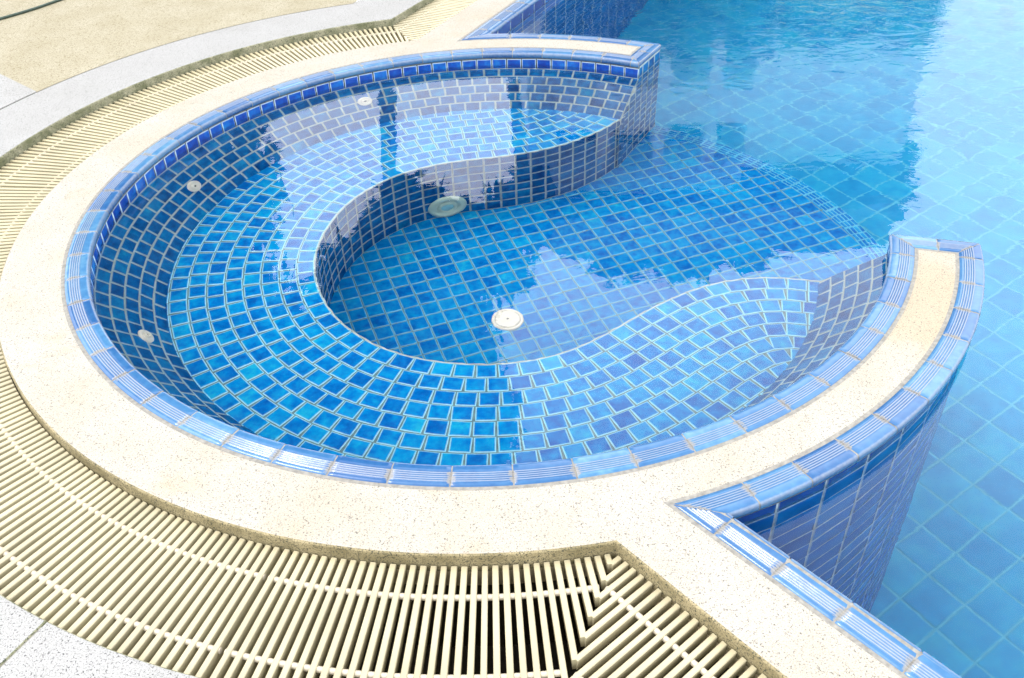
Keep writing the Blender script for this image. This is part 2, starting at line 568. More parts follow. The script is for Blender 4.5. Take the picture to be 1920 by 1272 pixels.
# two pieces that meet in the radial seam near the lower left corner
near = [far1(C1['gut'])] + arc(RG_OUT, ang(gB), SEAM + e / RG_OUT) + arc(RB_OUT, SEAM + e / RB_OUT, ang(bB)) + [far1(C1['band'])]
rest = arc(RG_OUT, SEAM - e / RG_OUT, ang(gC)) + [far2(C2['gut']), far2(C2['band'])] + arc(RB_OUT, ang(bC), SEAM - e / RB_OUT)
for pts in (near, rest):
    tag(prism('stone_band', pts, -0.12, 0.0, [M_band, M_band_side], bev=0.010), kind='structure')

# beige ground sheet reaching the horizon, with the pool cut out of it
E_ = 0.003
hole = [far1(C1['band'])] + arc(RB_OUT + E_, ang(bB), ang(bC)) + [far2(C2['band']), far2(C2['water']), Vector((10.5, 9.3)), Vector((10.5, -6.5)), far1(C1['water'])]
bm = bmesh.new()
def loop(pts, z):
    vs_ = [bm.verts.new((p[0], p[1], z)) for p in pts]
    return [bm.edges.new((vs_[i], vs_[(i + 1) % len(vs_)])) for i in range(len(vs_))]
eds = loop(hole, -0.001) + loop([(-150, -150), (150, -150), (150, 150), (-150, 150)], -0.001)
bmesh.ops.triangle_fill(bm, use_beauty=True, use_dissolve=False, edges=eds, normal=(0, 0, 1))
me = bpy.data.meshes.new('pool_deck')
bm.to_mesh(me); bm.free()
me.materials.append(M_beige)
deck = bpy.data.objects.new('pool_deck', me)
C.objects.link(deck)
tag(deck, kind='structure')
# white strip that runs off to the left from the band
j0, j1 = Vector((-2.706, 1.506)), Vector((-3.037, 1.815))
dj = (j1 - j0).normalized(); nj = Vector((-dj.y, dj.x))
if nj.dot(Vector((-1, -1))) < 0: nj = -nj
aS = ang(j0)
aE = ang(j0) + radians(17)
sp_ = arc(RB_OUT + 0.004, aS, aE) + [P2(RB_OUT, aE) + dj * 3.0, j0 + dj * 3.6]
tag(prism('stone_path', sp_, -0.02, 0.003, [M_band, M_band]), kind='structure')
# dark line of the joint under the seams
m_ = MB()
m_.strip([[Vector((*p, -0.005)) for p in arc(RG_OUT + 0.02, ang(gC), ang(gB))], [Vector((*p, -0.005)) for p in arc(RB_OUT + 0.05, ang(gC), ang(gB))]])
tag(m_.build('joint_bed', M_mortar), kind='structure')

# gutter channel
ch = MB()
def gline(c1, c2, r, k):
    a, b_ = meet(r, n1, d1, c1, 1), meet(r, n2, d2, c2, 1)
    return [far1(c1)] + arc(r, ang(a), ang(b_), radians(1.5)) + [far2(c2)]
inn, outl = gline(C1['stone'], C2['stone'], RS_OUT, 0), gline(C1['gut'], C2['gut'], RG_OUT, 0)
V3 = lambda ps, z: [Vector((p[0], p[1], z)) for p in ps]
def resamp(ps, n):
    ln = [0]
    for a, b_ in zip(ps, ps[1:]): ln.append(ln[-1] + (b_ - a).length)
    res = []; k = 0
    for i in range(n):
        s = ln[-1] * i / (n - 1)
        while k < len(ps) - 2 and ln[k + 1] < s: k += 1
        res.append(ps[k].lerp(ps[k + 1], (s - ln[k]) / max(1e-9, ln[k + 1] - ln[k])))
    return res
ch.strip([V3(inn, -0.074), V3(inn, -0.14)], 0)
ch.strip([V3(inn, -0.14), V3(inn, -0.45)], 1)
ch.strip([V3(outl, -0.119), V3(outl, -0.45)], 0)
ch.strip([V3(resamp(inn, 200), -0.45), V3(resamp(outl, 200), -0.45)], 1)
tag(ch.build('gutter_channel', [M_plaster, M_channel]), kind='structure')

# ------------------------------------------------------------------ gutter grates
ZG, HG, WG = -0.045, 0.044, 0.0162
def slat(mb, p, q, wd=WG):
    """one slat from p to q (2-D), slightly rounded top"""
    t = (q - p).normalized(); s = Vector((-t.y, t.x))
    h = wd / 2 + random.uniform(-0.0004, 0.0004); b = 0.0022
    z0 = random.uniform(-0.0006, 0.0006)
    prof = [(-h * 0.8, ZG - HG), (-h, ZG - b), (-h + b, ZG), (h - b, ZG), (h, ZG - b), (h * 0.8, ZG - HG)]
    rows = [[Vector((*(c + s * a), z + z0)) for a, z in prof] for c in (p, q)]
    n = len(prof)
    mb.add(rows[0] + rows[1], [(i, n + i, n + (i + 1) % n, (i + 1) % n) for i in range(n)] + [tuple(range(n)), tuple(range(2 * n - 1, n - 1, -1))])
def cross2(a, b): return a.x * b.y - a.y * b.x
def hit(p, d, a, b):
    """distance along p + s*d to the line a-b"""
    e_ = b - a; den = cross2(d, e_)
    if abs(den) < 1e-6: return 1e9
    s = cross2(a - p, e_) / den
    return s if s > 0 else 1e9
mit1, mit2 = (pB, gB), (pC, gC)
mitre_pts = []
def grate(name, label, a_from, a_to):
    root = empty(name, (*P2(2.4, (a_from + a_to) / 2), ZG - HG))
    tag(root, label, 'gutter grate', 'cream slatted grate sections of the overflow gutter')
    mb = MB()
    step = radians(0.772)
    k = int((a_to - a_from) / step)
    for i in range(k):
        a = a_from + (i + 0.5) * (a_to - a_from) / k
        d = P2(1, a)
        r0, r1 = RS_OUT + 0.004, RG_OUT - 0.004
        s = min(hit(P2(r0, a), d, *mit1) if a > radians(270) else 1e9, hit(P2(r0, a), d, *mit2) if a < radians(115) else 1e9)
        r1 = min(r1, r0 + s - 0.001)
        if s < 1e8 and s < RG_OUT - RS_OUT - 0.01: mitre_pts.append(P2(r1, a))
        if r1 - r0 > 0.02:
            slat(mb, P2(r0, a), P2(r1, a), WG * 1.1)
    mb.build('slat_panel', M_slat, root)
    for r in (2.268, 2.518):
        lo, hi = a_from, a_to
        if a_to > radians(270): hi = min(hi, ang(pB.lerp(gB, (r - RS_OUT) / (RG_OUT - RS_OUT))) - 0.004)
        if a_from < radians(110): lo = max(lo, ang(pC.lerp(gC, (r - RS_OUT) / (RG_OUT - RS_OUT))) + 0.004)
        cb = MB()
        cb.tube([Vector((*p, ZG - 0.0125)) for p in arc(r, lo + 0.002, hi - 0.002, radians(0.8))], 0.0095, 8)
        cb.build('crossbar', M_rod, root)
def straight_grate(name, label, n, d, cs, cg, mit, t_end):
    start = mit[0]
    root = empty(name, (*(start + d * 1.0 - n * 0.2), ZG - HG))
    tag(root, label, 'gutter grate', 'cream slatted grate sections of the overflow gutter')
    mb = MB()
    # the first slats meet the curved grate's slats in the mitre, the rest follow at the usual pitch
    ts = sorted((q - start).dot(d) for q in mitre_pts if (q - mit[1]).length < 0.6)
    if len(ts) < 6: ts = [0.012]
    pt = (ts[-1] - ts[0]) / (len(ts) - 1) if len(ts) > 1 else 0.0322
    t = ts[-1] + pt
    while t < t_end:
        ts.append(t); t += 0.0322
    for t in ts:
        p = start + d * t - n * 0.004
        L_ = min(abs(cg - cs) - 0.008, hit(p, -n, *mit) - 0.001)
        if L_ > 0.02:
            slat(mb, p, p - n * L_)
    mb.build('slat_panel', M_slat, root)
    for fr in (0.225, 0.765):
        p0 = mit[0].lerp(mit[1], fr) + d * 0.012
        cb = MB()
        cb.tube([Vector((*p0, ZG - 0.0125)), Vector((*(p0 + d * (t_end - 0.3)), ZG - 0.0125))], 0.0095, 8)
        cb.build('crossbar', M_rod, root)
gp = radians(0.05)
cuts = [ang(pC), radians(147.9), radians(158.3), radians(171.4), radians(252.0), ang(pB) - 0.004]
labs = ['curved cream gutter grate behind the spa, ending in the far mitred corner',
        'shortest cream grate section, upper left, between two dark gaps under the mossy edge',
        'cream grate section ending at the dark gap nearest the left picture edge',
        'longest curved cream grate, sweeping from the left picture edge round to the front',
        'curved cream grate with dark open slots, ending at the front mitred corner']
for a, b_, lb in zip(cuts, cuts[1:], labs):
    grate('gutter_grate', lb, a + gp, b_ - gp)
straight_grate('gutter_grate', 'straight cream gutter grate running off the bottom edge from the front mitred corner', n1, d1, C1['stone'], C1['gut'], mit1, 3.2)
straight_grate('gutter_grate', 'straight cream gutter grate at the top running away beside the far pool edge', n2, d2, C2['stone'], C2['gut'], mit2, 6.0)

# ------------------------------------------------------------------ coping tiles with ridges
PROF = [(0.0, -0.004, 0), (0.002, 0.0015, 0), (0.016, 0.0025, 0)]
for k in range(5):
    w0 = 0.018 + k * 0.0088
    PROF += [(w0, 0.0022, 0), (w0 + 0.0025, 0.0056, 1), (w0 + 0.0050, 0.0056, 1), (w0 + 0.0072, 0.0022, 0)]
PROF += [(0.064, 0.003, 0), (0.086, 0.0032, 0.35), (0.092, 0.0012, 0.72), (0.0965, -0.004, 0.78), (0.098, -0.012, 0.62), (0.0975, -0.024, 0.45), (0.094, -0.033, 0), (0.080, -0.034, 0)]  # nose: worn edge, also painted paler for its sky reflection
def coping_course(name, label, loc, path, joints, scale=1.0, lip=0.0):
    """path(u, w) -> 2-D point; joints: list of u values (functions of w allowed at both ends)"""
    root = empty(name, loc)
    tag(root, label, 'tile edging', 'ridged blue tile edgings of the pool')
    ev = lambda u, w_: u(w_) if callable(u) else u
    gap = 0.0022
    bed = MB()
    rows = []
    for (w_, z, g) in [(-0.014, 0.0028, 0), (-0.001, 0.0028, 0)] + PROF[1:]:
        a, b_ = ev(joints[0], w_), ev(joints[-1], w_)
        rows.append([Vector((*path(a + (b_ - a) * i / 160, min(w_, 0.0955) * scale), z - 0.0024)) for i in range(161)])
    bed.strip(rows, 0, smooth=True)
    bed.build('mortar_bed', M_mortar, root)
    for i in range(len(joints) - 1):
        mb = MB()
        rnd = random.random() * 0.55
        tilt = random.uniform(-0.0008, 0.0008)
        tw = random.uniform(-0.0006, 0.0006)
        us = (0.0, 0.02, 0.10, 0.20, 0.35, 0.5, 0.65, 0.80, 0.90, 0.98, 1.0)
        rows, at = [], []
        for f in us:
            row = []
            for (w_, z, g) in PROF:
                a, b_ = ev(joints[i], w_), ev(joints[i + 1], w_)
                la = (path(b_, w_ * scale) - path(a, w_ * scale)).length
                gg = min(0.4, gap / max(la, 1e-4))
                u = a + (b_ - a) * (gg + (1 - 2 * gg) * f)
                zz = z + tilt + tw * (f - 0.5) * 2 - (0.0018 if f in (0.0, 1.0) else 0)
                if lip and w_ > 0.0861: zz += lip
                if lip and 0.080 < w_ < 0.0862: zz -= 0.003
                row.append(Vector((*path(u, w_ * scale), zz)))
                dj_ = min(f, 1 - f)
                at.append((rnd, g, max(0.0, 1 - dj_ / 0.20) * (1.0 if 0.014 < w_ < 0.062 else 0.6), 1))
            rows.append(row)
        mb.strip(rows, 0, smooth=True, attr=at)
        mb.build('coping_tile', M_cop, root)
    return root
def joint_list(a, b_, first, step, ja, jb):
    """joints between a and b, first is one known joint; ends replaced by functions"""
    ks = [first + k * step for k in range(-200, 200) if a + step * 0.25 < first + k * step < b_ - step * 0.25]
    return [ja] + ks + [jb]
step = 0.2 / 1.9
inner_path = lambda u, w_: P2(RC_IN - w_, u)
coping_course('tile_edging', 'long blue ridged tile edging along the inside rim of the round spa', (0, -1.85, 0), inner_path,
              joint_list(A0, A1, radians(360 - 89.05), radians(6.03), lambda w_: A0 + asin((W_C - w_) / (RC_IN - w_)), lambda w_: A1 - asin((W_C - w_) / (RC_IN - w_))))
outer_path = lambda u, w_: P2(RC_OUT + w_, u)
k1 = W_C / (C1['water'] - C1['tile'])
c_at1 = lambda w_: C1['tile'] + w_
c_at2 = lambda w_: C2['tile'] + w_ * (C2['water'] - C2['tile']) / W_C
e1 = lambda w_: ang(meet(RC_OUT + w_, n1, d1, c_at1(w_), 1))
e2 = lambda w_: ang(meet(RC_OUT + w_, n2, d2, c_at2(w_), 1))
coping_course('tile_edging', 'curved blue ridged tile edging on the outside of the right arm of the spa wall', (*P2(2.1, radians(315)), 0), outer_path,
              joint_list(e1(0.05), A1, radians(360 - 26.6), radians(5.33), e1, lambda w_: A1 - asin((W_C - w_) / (RC_OUT + w_))))
coping_course('tile_edging', 'pale thin ridged tile edging on the outside of the left arm of the spa wall', (*P2(2.1, radians(75)), 0), outer_path,
              joint_list(A0, e2(0.05), radians(63.5), radians(5.33), lambda w_: A0 + asin((W_C - w_) / (RC_OUT + w_)), e2))
# caps across the arm ends
def cap_path(A, sgn):
    d = P2(1, A); n = Vector((-d.y, d.x)) * sgn
    return lambda u, w_: d * u + n * (W_C - w_)
for A, sgn, lb in ((A0, 1, 'short tile cap across the tip of the left arm of the spa wall'), (A1, -1, 'short pale tile cap across the tip of the right arm of the spa wall')):
    s0 = lambda w_: sqrt((RC_IN - w_) ** 2 - (W_C - w_) ** 2)
    s1 = lambda w_: sqrt((RC_OUT + w_) ** 2 - (W_C - w_) ** 2)
    coping_course('tile_edging', lb, (*P2(1.98, A), 0), cap_path(A, sgn), [s0, 1.99, s1])
near_path = lambda u, w_: n1 * (C1['tile'] + w_) + d1 * u
j1f = lambda w_: meet(RC_OUT + w_, n1, d1, c_at1(w_), 1).dot(d1)
u0 = j1f(0.05)
coping_course('tile_edging', 'straight worn blue ridged tile edging at the lower right with a raised lip', (*near_path(2.5, 0.05), 0), near_path,
              [j1f] + [u0 + 0.085 + 0.2 * k for k in range(26)], 1.0, 0.004)
sc2 = (C2['water'] - C2['tile']) / W_C
far_path = lambda u, w_: n2 * (C2['tile'] + w_) + d2 * u
j2f = lambda w_: meet(RC_OUT + w_, n2, d2, c_at2(w_), 1).dot(d2)
u0 = j2f(0.05)
coping_course('tile_edging', 'straight pale blue ridged tile edging at the top beside the far straight grate', (*far_path(2.5, 0.05), 0), far_path,
              [j2f] + [u0 + 0.14 + 0.2 * k for k in range(28)], sc2)

# ------------------------------------------------------------------ mosaic tiles
def tile_poly(mb, pts, n, h=0.003, rim=0.16, rnd=None, mat=0, jit=0.0012, bulge=0.0012):
    """a slightly pillowed glazed tile with the polygon pts (3-D, any winding)"""
    n = Vector(n).normalized()
    c = sum(pts, Vector()) / len(pts)
    if (pts[1] - pts[0]).cross(pts[2] - pts[1]).dot(n) < 0:
        pts = pts[::-1]
    P = []
    k = len(pts)
    for i, p in enumerate(pts):
        P.append(p + Vector((random.uniform(-1, 1), random.uniform(-1, 1), random.uniform(-1, 1))) * jit)
    tl = random.uniform(-0.0006, 0.0006)
    A = [p + n * 0.0 for p in P]
    B = [p.lerp(c, rim * 0.35) + n * h for p in P]
    D = [p.lerp(c, rim) + n * (h + bulge * 0.7 + tl) for p in P]
    ra = random.random() if rnd is None else rnd
    rb = random.random()
    fs = []
    for i in range(k):
        j = (i + 1) % k
        fs += [(i, j, k + j, k + i), (k + i, k + j, 2 * k + j, 2 * k + i)]
        fs += [(2 * k + i, 2 * k + j, 3 * k)]
    at = [(ra, rb, 0.0, 1)] * k + [(ra, rb, 0.35, 1)] * k + [(ra, rb, 1.0, 1)] * k + [(ra, rb, 1.0, 1)]
    mb.add(A + B + D + [c + n * (h + bulge + tl)], fs, mat, at, True)

def rnd_col():
    x = random.random()
    return min(1, max(0, random.gauss(0.42, 0.2))) if x < 0.9 else random.uniform(0.7, 1.0)

def clip_line(poly, p, n):
    """keep the part of a 2-D polygon with (x-p).n >= 0"""
    out = []
    for i in range(len(poly)):
        a, b_ = poly[i], poly[(i + 1) % len(poly)]
        da, db = (a - p).dot(n), (b_ - p).dot(n)
        if da >= 0: out.append(a)
        if (da >= 0) != (db >= 0): out.append(a.lerp(b_, da / (da - db)))
    return out

# seat front edge, measured from the photograph on the seat plane (angle order, from the right arm round to the left arm)
EDGE_PTS = [(0.856, 1.3752), (0.810, 1.322), (0.733, 1.235), (0.602, 1.117), (0.426, 1.017), (0.244, 0.950), (0.057, 0.922), (-0.106, 0.915), (-0.289, 0.882),
            (-0.445, 0.818), (-0.55, 0.748), (-0.657, 0.637), (-0.735, 0.540), (-0.793, 0.440), (-0.843, 0.280), (-0.882, 0.115), (-0.886, -0.055), (-0.860, -0.222), (-0.795, -0.410),
            (-0.700, -0.558), (-0.640, -0.628), (-0.505, -0.745), (-0.433, -0.793), (-0.272, -0.856), (-0.135, -0.882), (-0.001, -0.889), (0.089, -0.884), (0.181, -0.867), (0.266, -0.845),
            (0.358, -0.807), (0.494, -0.721), (0.621, -0.614), (0.735, -0.535), (0.850, -0.470), (0.956, -0.417), (1.060, -0.386), (1.189, -0.369), (1.281, -0.373), (1.369, -0.391),
            (1.451, -0.416), (1.5428, -0.4424)]
def catmull(ps, k=8):
    ps = [Vector(p) for p in ps]
    out = []
    for i in range(len(ps) - 1):
        a, b_, c, d = ps[max(i - 1, 0)], ps[i], ps[i + 1], ps[min(i + 2, len(ps) - 1)]
        for j in range(k):
            t = j / k
            out.append(0.5 * ((2 * b_) + (c - a) * t + (2 * a - 5 * b_ + 4 * c - d) * t * t + (3 * b_ - a - 3 * c + d) * t ** 3))
    return out + [ps[-1]]
# light smoothing of the measured polyline
def smooth(ps, it=2):
    ps = [Vector(p) for p in ps]
    for _ in range(it):
        ps = [ps[0]] + [ps[i] * 0.6 + (ps[i - 1] + ps[i + 1]) * 0.2 for i in range(1, len(ps) - 1)] + [ps[-1]]
    return ps
edge = resamp(catmull(smooth(EDGE_PTS)), 320)
def normals(ps):
    ns = []
    for i in range(len(ps)):
        t = (ps[min(i + 1, len(ps) - 1)] - ps[max(i - 1, 0)]).normalized()
        ns.append(Vector((t.y, -t.x)))
    return ns
en = normals(edge)
# the normal must point from the edge to the wall
mid = len(edge) // 2
if en[mid].dot(edge[mid]) < 0:
    en = [-x for x in en]

LEAN = radians(1.6)
def a_end(side, z):
    """angle of the arm tip at height z: the right tip leans out a little towards its foot"""
    return A0 if side == 'left' else A1 + LEAN * min(1, max(0, -z / 0.53))
def wall_r(z):
    return RW if z >= ZT else RW + (RJ - RW) * (ZT - z) / (ZT - ZB)

spa = empty('spa_pool', (0, 0, ZF))
tag(spa, 'round sunken spa lined with small glossy blue tiles, with a curved bench under clear water', 'spa pool')

# --- wall: one upright row above, five leaning rows below
wl = MB()
Aa, Ab = A0, A1
for z0, z1 in ((0.0, ZT), (ZT, ZB - 0.02)):
    rows = []
    for z in (z0, z1):
        r = wall_r(z) + 0.002
        rows.append([Vector((*p, z)) for p in resamp(arc(r, Aa, a_end('right', z), radians(1)), 290)])
    wl.strip(rows, 3 if z0 > -0.01 else 1)
slope = hypot(RW - RJ, ZT - ZB)
rowsz = [(-0.040, ZT + 0.003)]
k = 0
while k * 0.0945 < slope:
    s0, s1 = k * 0.0945 + 0.0035, min((k + 1) * 0.0945 - 0.0035, slope + 0.01)
    rowsz.append((ZT + (ZB - ZT) * s0 / slope, ZT + (ZB - ZT) * s1 / slope))
    k += 1
off0 = 0.0
for ri, (z0, z1) in enumerate(rowsz):
    r0, r1 = wall_r(z0 - 1e-5), wall_r(z1)
    rm = (r0 + r1) / 2
    pitch = 0.0955 / rm
    off0 = off0 + random.choice([0.0, 0.35, 0.5, 0.6]) * pitch if ri else 0.0
    a = Aa - (off0 % pitch)
    Ab = a_end('right', (z0 + z1) / 2)
    nsl = (ZT - ZB) / slope, (RW - RJ) / slope
    while a < Ab:
        b0, b1 = max(a + 0.0032 / rm, Aa + 0.003), min(a + pitch - 0.0032 / rm, Ab - 0.003)
        if b1 - b0 > 0.012:
            am = (b0 + b1) / 2
            n = Vector((*(-P2(1, am)), 0)) if ri == 0 else Vector((*(-P2(nsl[0], am)), nsl[1]))
            tile_poly(wl, [Vector((*P2(r0, b0), z0)), Vector((*P2(r0, b1), z0)), Vector((*P2(r1, b1), z1)), Vector((*P2(r1, b0), z1))], n, rnd=rnd_col(), mat=2 if ri == 0 else 0)
        a += pitch
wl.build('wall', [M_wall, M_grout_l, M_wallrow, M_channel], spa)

# --- bench seat: rows parallel to its front edge
st = MB()
ring = [P2(RJ + 0.012, ang(Vector(p))) for p in (edge[0], edge[-1])]
outer = arc(RJ + 0.02, ang(edge[0]), ang(edge[-1]) if ang(edge[-1]) > pi else ang(edge[-1]) + 2 * pi, radians(1.2))
er, orr = resamp(edge, 300), resamp(outer, 300)
st.strip([V3(er, ZS), V3(orr, ZS)], 1, smooth=False)
def near_dist(p):
    return min((p - q).length for q in edge)
PITCH, ROW, GAP = 0.0925, 0.0845, 0.0027
endL = (P2(1, A0), Vector((-sin(A0), cos(A0))))       # half planes of the arm tips
A1b = A1 + LEAN
endR = (P2(1, A1b), Vector((sin(A1b), -cos(A1b))))
for ri in range(9):
    dm = (ri + 0.5) * ROW
    pts = []
    for p, n in zip(edge, en):
        q = p + n * dm
        if q.length > RJ + 0.10: continue
        if near_dist(q) < dm - 0.006: continue
        pts.append(q)
    # split where the offset curve is interrupted
    runs, cur = [], []
    for q in pts:
        if cur and (q - cur[-1]).length > 0.14:
            runs.append(cur); cur = []
        cur.append(q)
    runs.append(cur)
    for run in runs:
        if len(run) < 3: continue
        ln = sum((b_ - a).length for a, b_ in zip(run, run[1:]))
        nt_ = max(1, int(ln / (PITCH + 0.0002 * ri)))
        dense = resamp(run, nt_ * 12 + 1)
        shift = random.choice([0, 3, 5, 6]) if ri > 0 else 0
        i0 = -shift
        while i0 < nt_ * 12:
            a, b_ = max(0, i0), min(nt_ * 12, i0 + 12)
            i0 += 12
            if b_ - a < 3: continue
            A_, B_ = dense[a], dense[b_]
            c = (A_ + B_) / 2
            t = (B_ - A_).normalized(); n = Vector((-t.y, t.x))
            hl = min((B_ - A_).length, PITCH) / 2 - GAP - random.uniform(0, 0.0012)
            hw = ROW / 2 - GAP * 0.9
            tw = random.gauss(0, 0.012)
            t = Vector((t.x * cos(tw) - t.y * sin(tw), t.x * sin(tw) + t.y * cos(tw))); n = Vector((-t.y, t.x))
            poly = [c + t * sx * hl + n * sy * hw for sx, sy in ((-1, -1), (1, -1), (1, 1), (-1, 1))]
            poly = clip_line(poly, endL[1] * 0.004, endL[1]) if c.y > 0.8 else (clip_line(poly, endR[1] * 0.004, endR[1]) if c.x > 1.2 else poly)
            if len(poly) < 3: continue
            tile_poly(st, [Vector((*p, ZS)) for p in poly], (0, 0, 1), rnd=rnd_col(), rim=0.2)
st.build('seat', [M_seat, M_grout], spa)

# --- bench front
rs = MB()
rs.strip([V3(edge, ZS), V3(edge, ZF)], 1)
ln_ = sum((b_ - a).length for a, b_ in zip(edge, edge[1:]))
nt_ = int(ln_ / PITCH)
dense = resamp(edge, nt_ * 4 + 1)
nd = normals(dense)
if nd[len(nd) // 2].dot(dense[len(nd) // 2]) > 0: nd = [-x for x in nd]
for i in range(nt_):
    c0, c1 = dense[i * 4], dense[i * 4 + 4]
    n = nd[i * 4 + 2]
    t = (c1 - c0).normalized()
    a, b_ = c0 + t * 0.0032 + n * 0.001, c1 - t * 0.0032 + n * 0.001
    for k in range(7):
        z0, z1 = ZS - 0.004 - k * 0.093, ZS - (k + 1) * 0.093 + 0.003
        z1 = max(z1, ZF)
        tile_poly(rs, [Vector((*a, z0)), Vector((*b_, z0)), Vector((*b_, z1)), Vector((*a, z1))], (*n, 0), rnd=rnd_col() * 0.85)
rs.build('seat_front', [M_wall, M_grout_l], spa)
# worn pale grout lip along the front edge of the bench
lp = MB()
lip_rows = [[], [], [], []]
for i, (p, n) in enumerate(zip(resamp(edge, 420), normals(resamp(edge, 420)))):
    n = n if n.dot(en[min(319, int(i * 320 / 420))]) > 0 else -n
    jn = 0.0016 * sin(i * 0.9) + random.uniform(-0.0012, 0.0012)
    for row, (dx, dz) in zip(lip_rows, ((-0.0035 + jn, -0.012), (-0.0055 + jn, 0.0015), (-0.001, 0.0042), (0.003 + jn, 0.0012))):
        row.append(Vector((*(p + n * dx), ZS + dz)))
lp.strip(lip_rows, 0)
lp.build('seat_lip', M_grout_l, spa)

# --- floor of the spa with a ridged nosing where it steps down into the big pool
fl = MB()
RN0, RN1 = 2.066, 2.162
fa0, fa1 = ang(Vector(edge[0])), ang(edge[-1]) - 2 * pi
fo = arc(RN1, A0 + 0.02, A1 - 2 * pi - 0.02, radians(1))
base = [p + n * 0.03 for p, n in zip(edge, en)]
fpoly = [P2(2.1, A0 + 0.01)] + base + [P2(2.1, A1 - 0.01)] + fo[::-1]
fl.add([Vector((*p, ZF)) for p in fpoly], [tuple(range(len(fpoly)))], 1)
ga = radians(17.8); gx = P2(1, ga); gy = Vector((-gx.y, gx.x)); FP = 0.0925
inside_edge = edge
def in_floor(p):
    if p.length > RN1: return False
    a = ang(p)
    inside = False
    poly = fpoly
    j = len(poly) - 1
    for i in range(len(poly)):
        if (poly[i].y > p.y) != (poly[j].y > p.y) and p.x < (poly[j].x - poly[i].x) * (p.y - poly[i].y) / (poly[j].y - poly[i].y) + poly[i].x:
            inside = not inside
        j = i
    return inside
og = Vector((0.062, -0.10)) + gx * 0.03 + gy * 0.06
for i in range(-32, 33):
    for j in range(-32, 33):
        c = og + gx * (i * FP) + gy * (j * FP)
        if c.length > 2.2: continue
        h = FP / 2 - 0.0021
        poly = [c + gx * sx * h + gy * sy * h for sx, sy in ((-1, -1), (1, -1), (1, 1), (-1, 1))]
        if not any(in_floor(p) for p in poly): continue
        if c.length > 1.9:
            nn = -c.normalized()
            poly = clip_line(poly, -nn * (RN0 - 0.004), nn)
            if len(poly) < 3: continue
        tile_poly(fl, [Vector((*p, ZF)) for p in poly], (0, 0, 1), rnd=rnd_col(), rim=0.18)
fl.build('floor', [M_floor, M_grout], spa)
ns = MB()
ns.strip([[Vector((*p, ZF + 0.001)) for p in arc(RN0 - 0.004, A1 - 2 * pi, A0, radians(1))], [Vector((*p, ZF + 0.001)) for p in arc(RN1, A1 - 2 * pi, A0, radians(1))]], 1)
for ri in range(4):
    ra_, rb_ = RN0 + ri * 0.024, RN0 + ri * 0.024 + 0.0195
    u = A1 - 2 * pi + 0.002
    while u < A0 - 0.01:
        v = min(u + 0.2 / RN1, A0 - 0.002)
        nn_ = 3
        rr = rnd_col()
        for q in range(nn_):
            x0, x1 = u + (v - u) * q / nn_ + (0.0012 if q == 0 else 0), u + (v - u) * (q + 1) / nn_ - (0.0012 if q == nn_ - 1 else 0)
            tile_poly(ns, [Vector((*P2(ra_, x0), ZF + 0.001)), Vector((*P2(ra_, x1), ZF + 0.001)), Vector((*P2(rb_, x1), ZF + 0.001)), Vector((*P2(rb_, x0), ZF + 0.001))], (0, 0, 1), rnd=rr, jit=0.0003, rim=0.3)
        u = v
ns.build('step_nosing', [M_floor, M_pgrout], spa)

# --- tips and outer sides of the two arms (tiled upright faces, down to the big pool's floor)
def brick_face(mb, path, length, z0, z1, nrm, tw_, th_, stagger=0.0, mat=0, col=None):
    """path(s) -> 2-D, nrm(s) -> 2-D normal"""
    rows = int((z0 - z1) / th_) + 1
    for k in range(rows):
        za, zb = z0 - k * th_ - 0.0025, max(z0 - (k + 1) * th_ + 0.0025, z1)
        if za - zb < 0.01: continue
        s = -((k * stagger) % 1.0) * tw_
        while s < length:
            a, b_ = max(s + 0.0028, 0.001), min(s + tw_ - 0.0028, length - 0.001)
            s += tw_
            if b_ - a < 0.012: continue
            pa, pb = path(a), path(b_)
            n = nrm((a + b_) / 2)
            tile_poly(mb, [Vector((*pa, za)), Vector((*pb, za)), Vector((*pb, zb)), Vector((*pa, zb))], (*n, 0), rim=0.14, rnd=random.random() if col is None else col(), mat=2 if za > -0.05 else 0)
for A, sgn, nm in ((A0, 1, 'left'), (A1, -1, 'right')):
    d = P2(1, A); nn = Vector((d.y, -d.x)) * sgn          # out of the arm, into the opening
    mb = MB()
    off = nn * (-0.003)
    pt_ = lambda r, z: Vector((*(P2(r, a_end(nm, z)) + off), z))
    zs_ = [0.0, ZT, (ZT + ZB) / 2, ZB, ZD]
    mb.strip([[pt_(wall_r(z) if z >= ZB else RJ - 0.02, z) for z in zs_], [pt_(RO, z) for z in zs_]], 1, smooth=False)
    for k in range(22):
        za = -0.033 - k * 0.0945 - 0.003; zb = za - 0.0945 + 0.006
        s = RO
        rin = lambda z: wall_r(z) if z > ZB else RJ - 0.02
        while s > rin(za) + 0.02:
            a = s - 0.003
            tile_poly(mb, [pt_(max(s - 0.0915, rin(za)), za), pt_(a, za), pt_(a, zb), pt_(min(max(s - 0.0915, rin(zb)), a - 0.005), zb)], (*nn, 0), rnd=rnd_col() * 0.8)
            s -= 0.0945
    mb.build('arm_tip', [M_wall, M_grout_l], spa)
for a, b_ in ((e1(0.09), A1), (A0, e2(0.09))):
    mb = MB()
    mb.strip([[Vector((*p, -0.005)) for p in arc(RO - 0.003, a, b_, radians(1))], [Vector((*p, ZD)) for p in arc(RO - 0.003, a, b_, radians(1))]], 1)
    brick_face(mb, lambda s, a=a: P2(RO - 0.003, a + s / RO), (b_ - a) * RO, -0.008, ZD, lambda s, a=a: P2(1, a + s / RO), 0.2, 0.1)
    mb.build('outer_wall', [M_pwall, M_pwgrout, M_pwtop], spa)
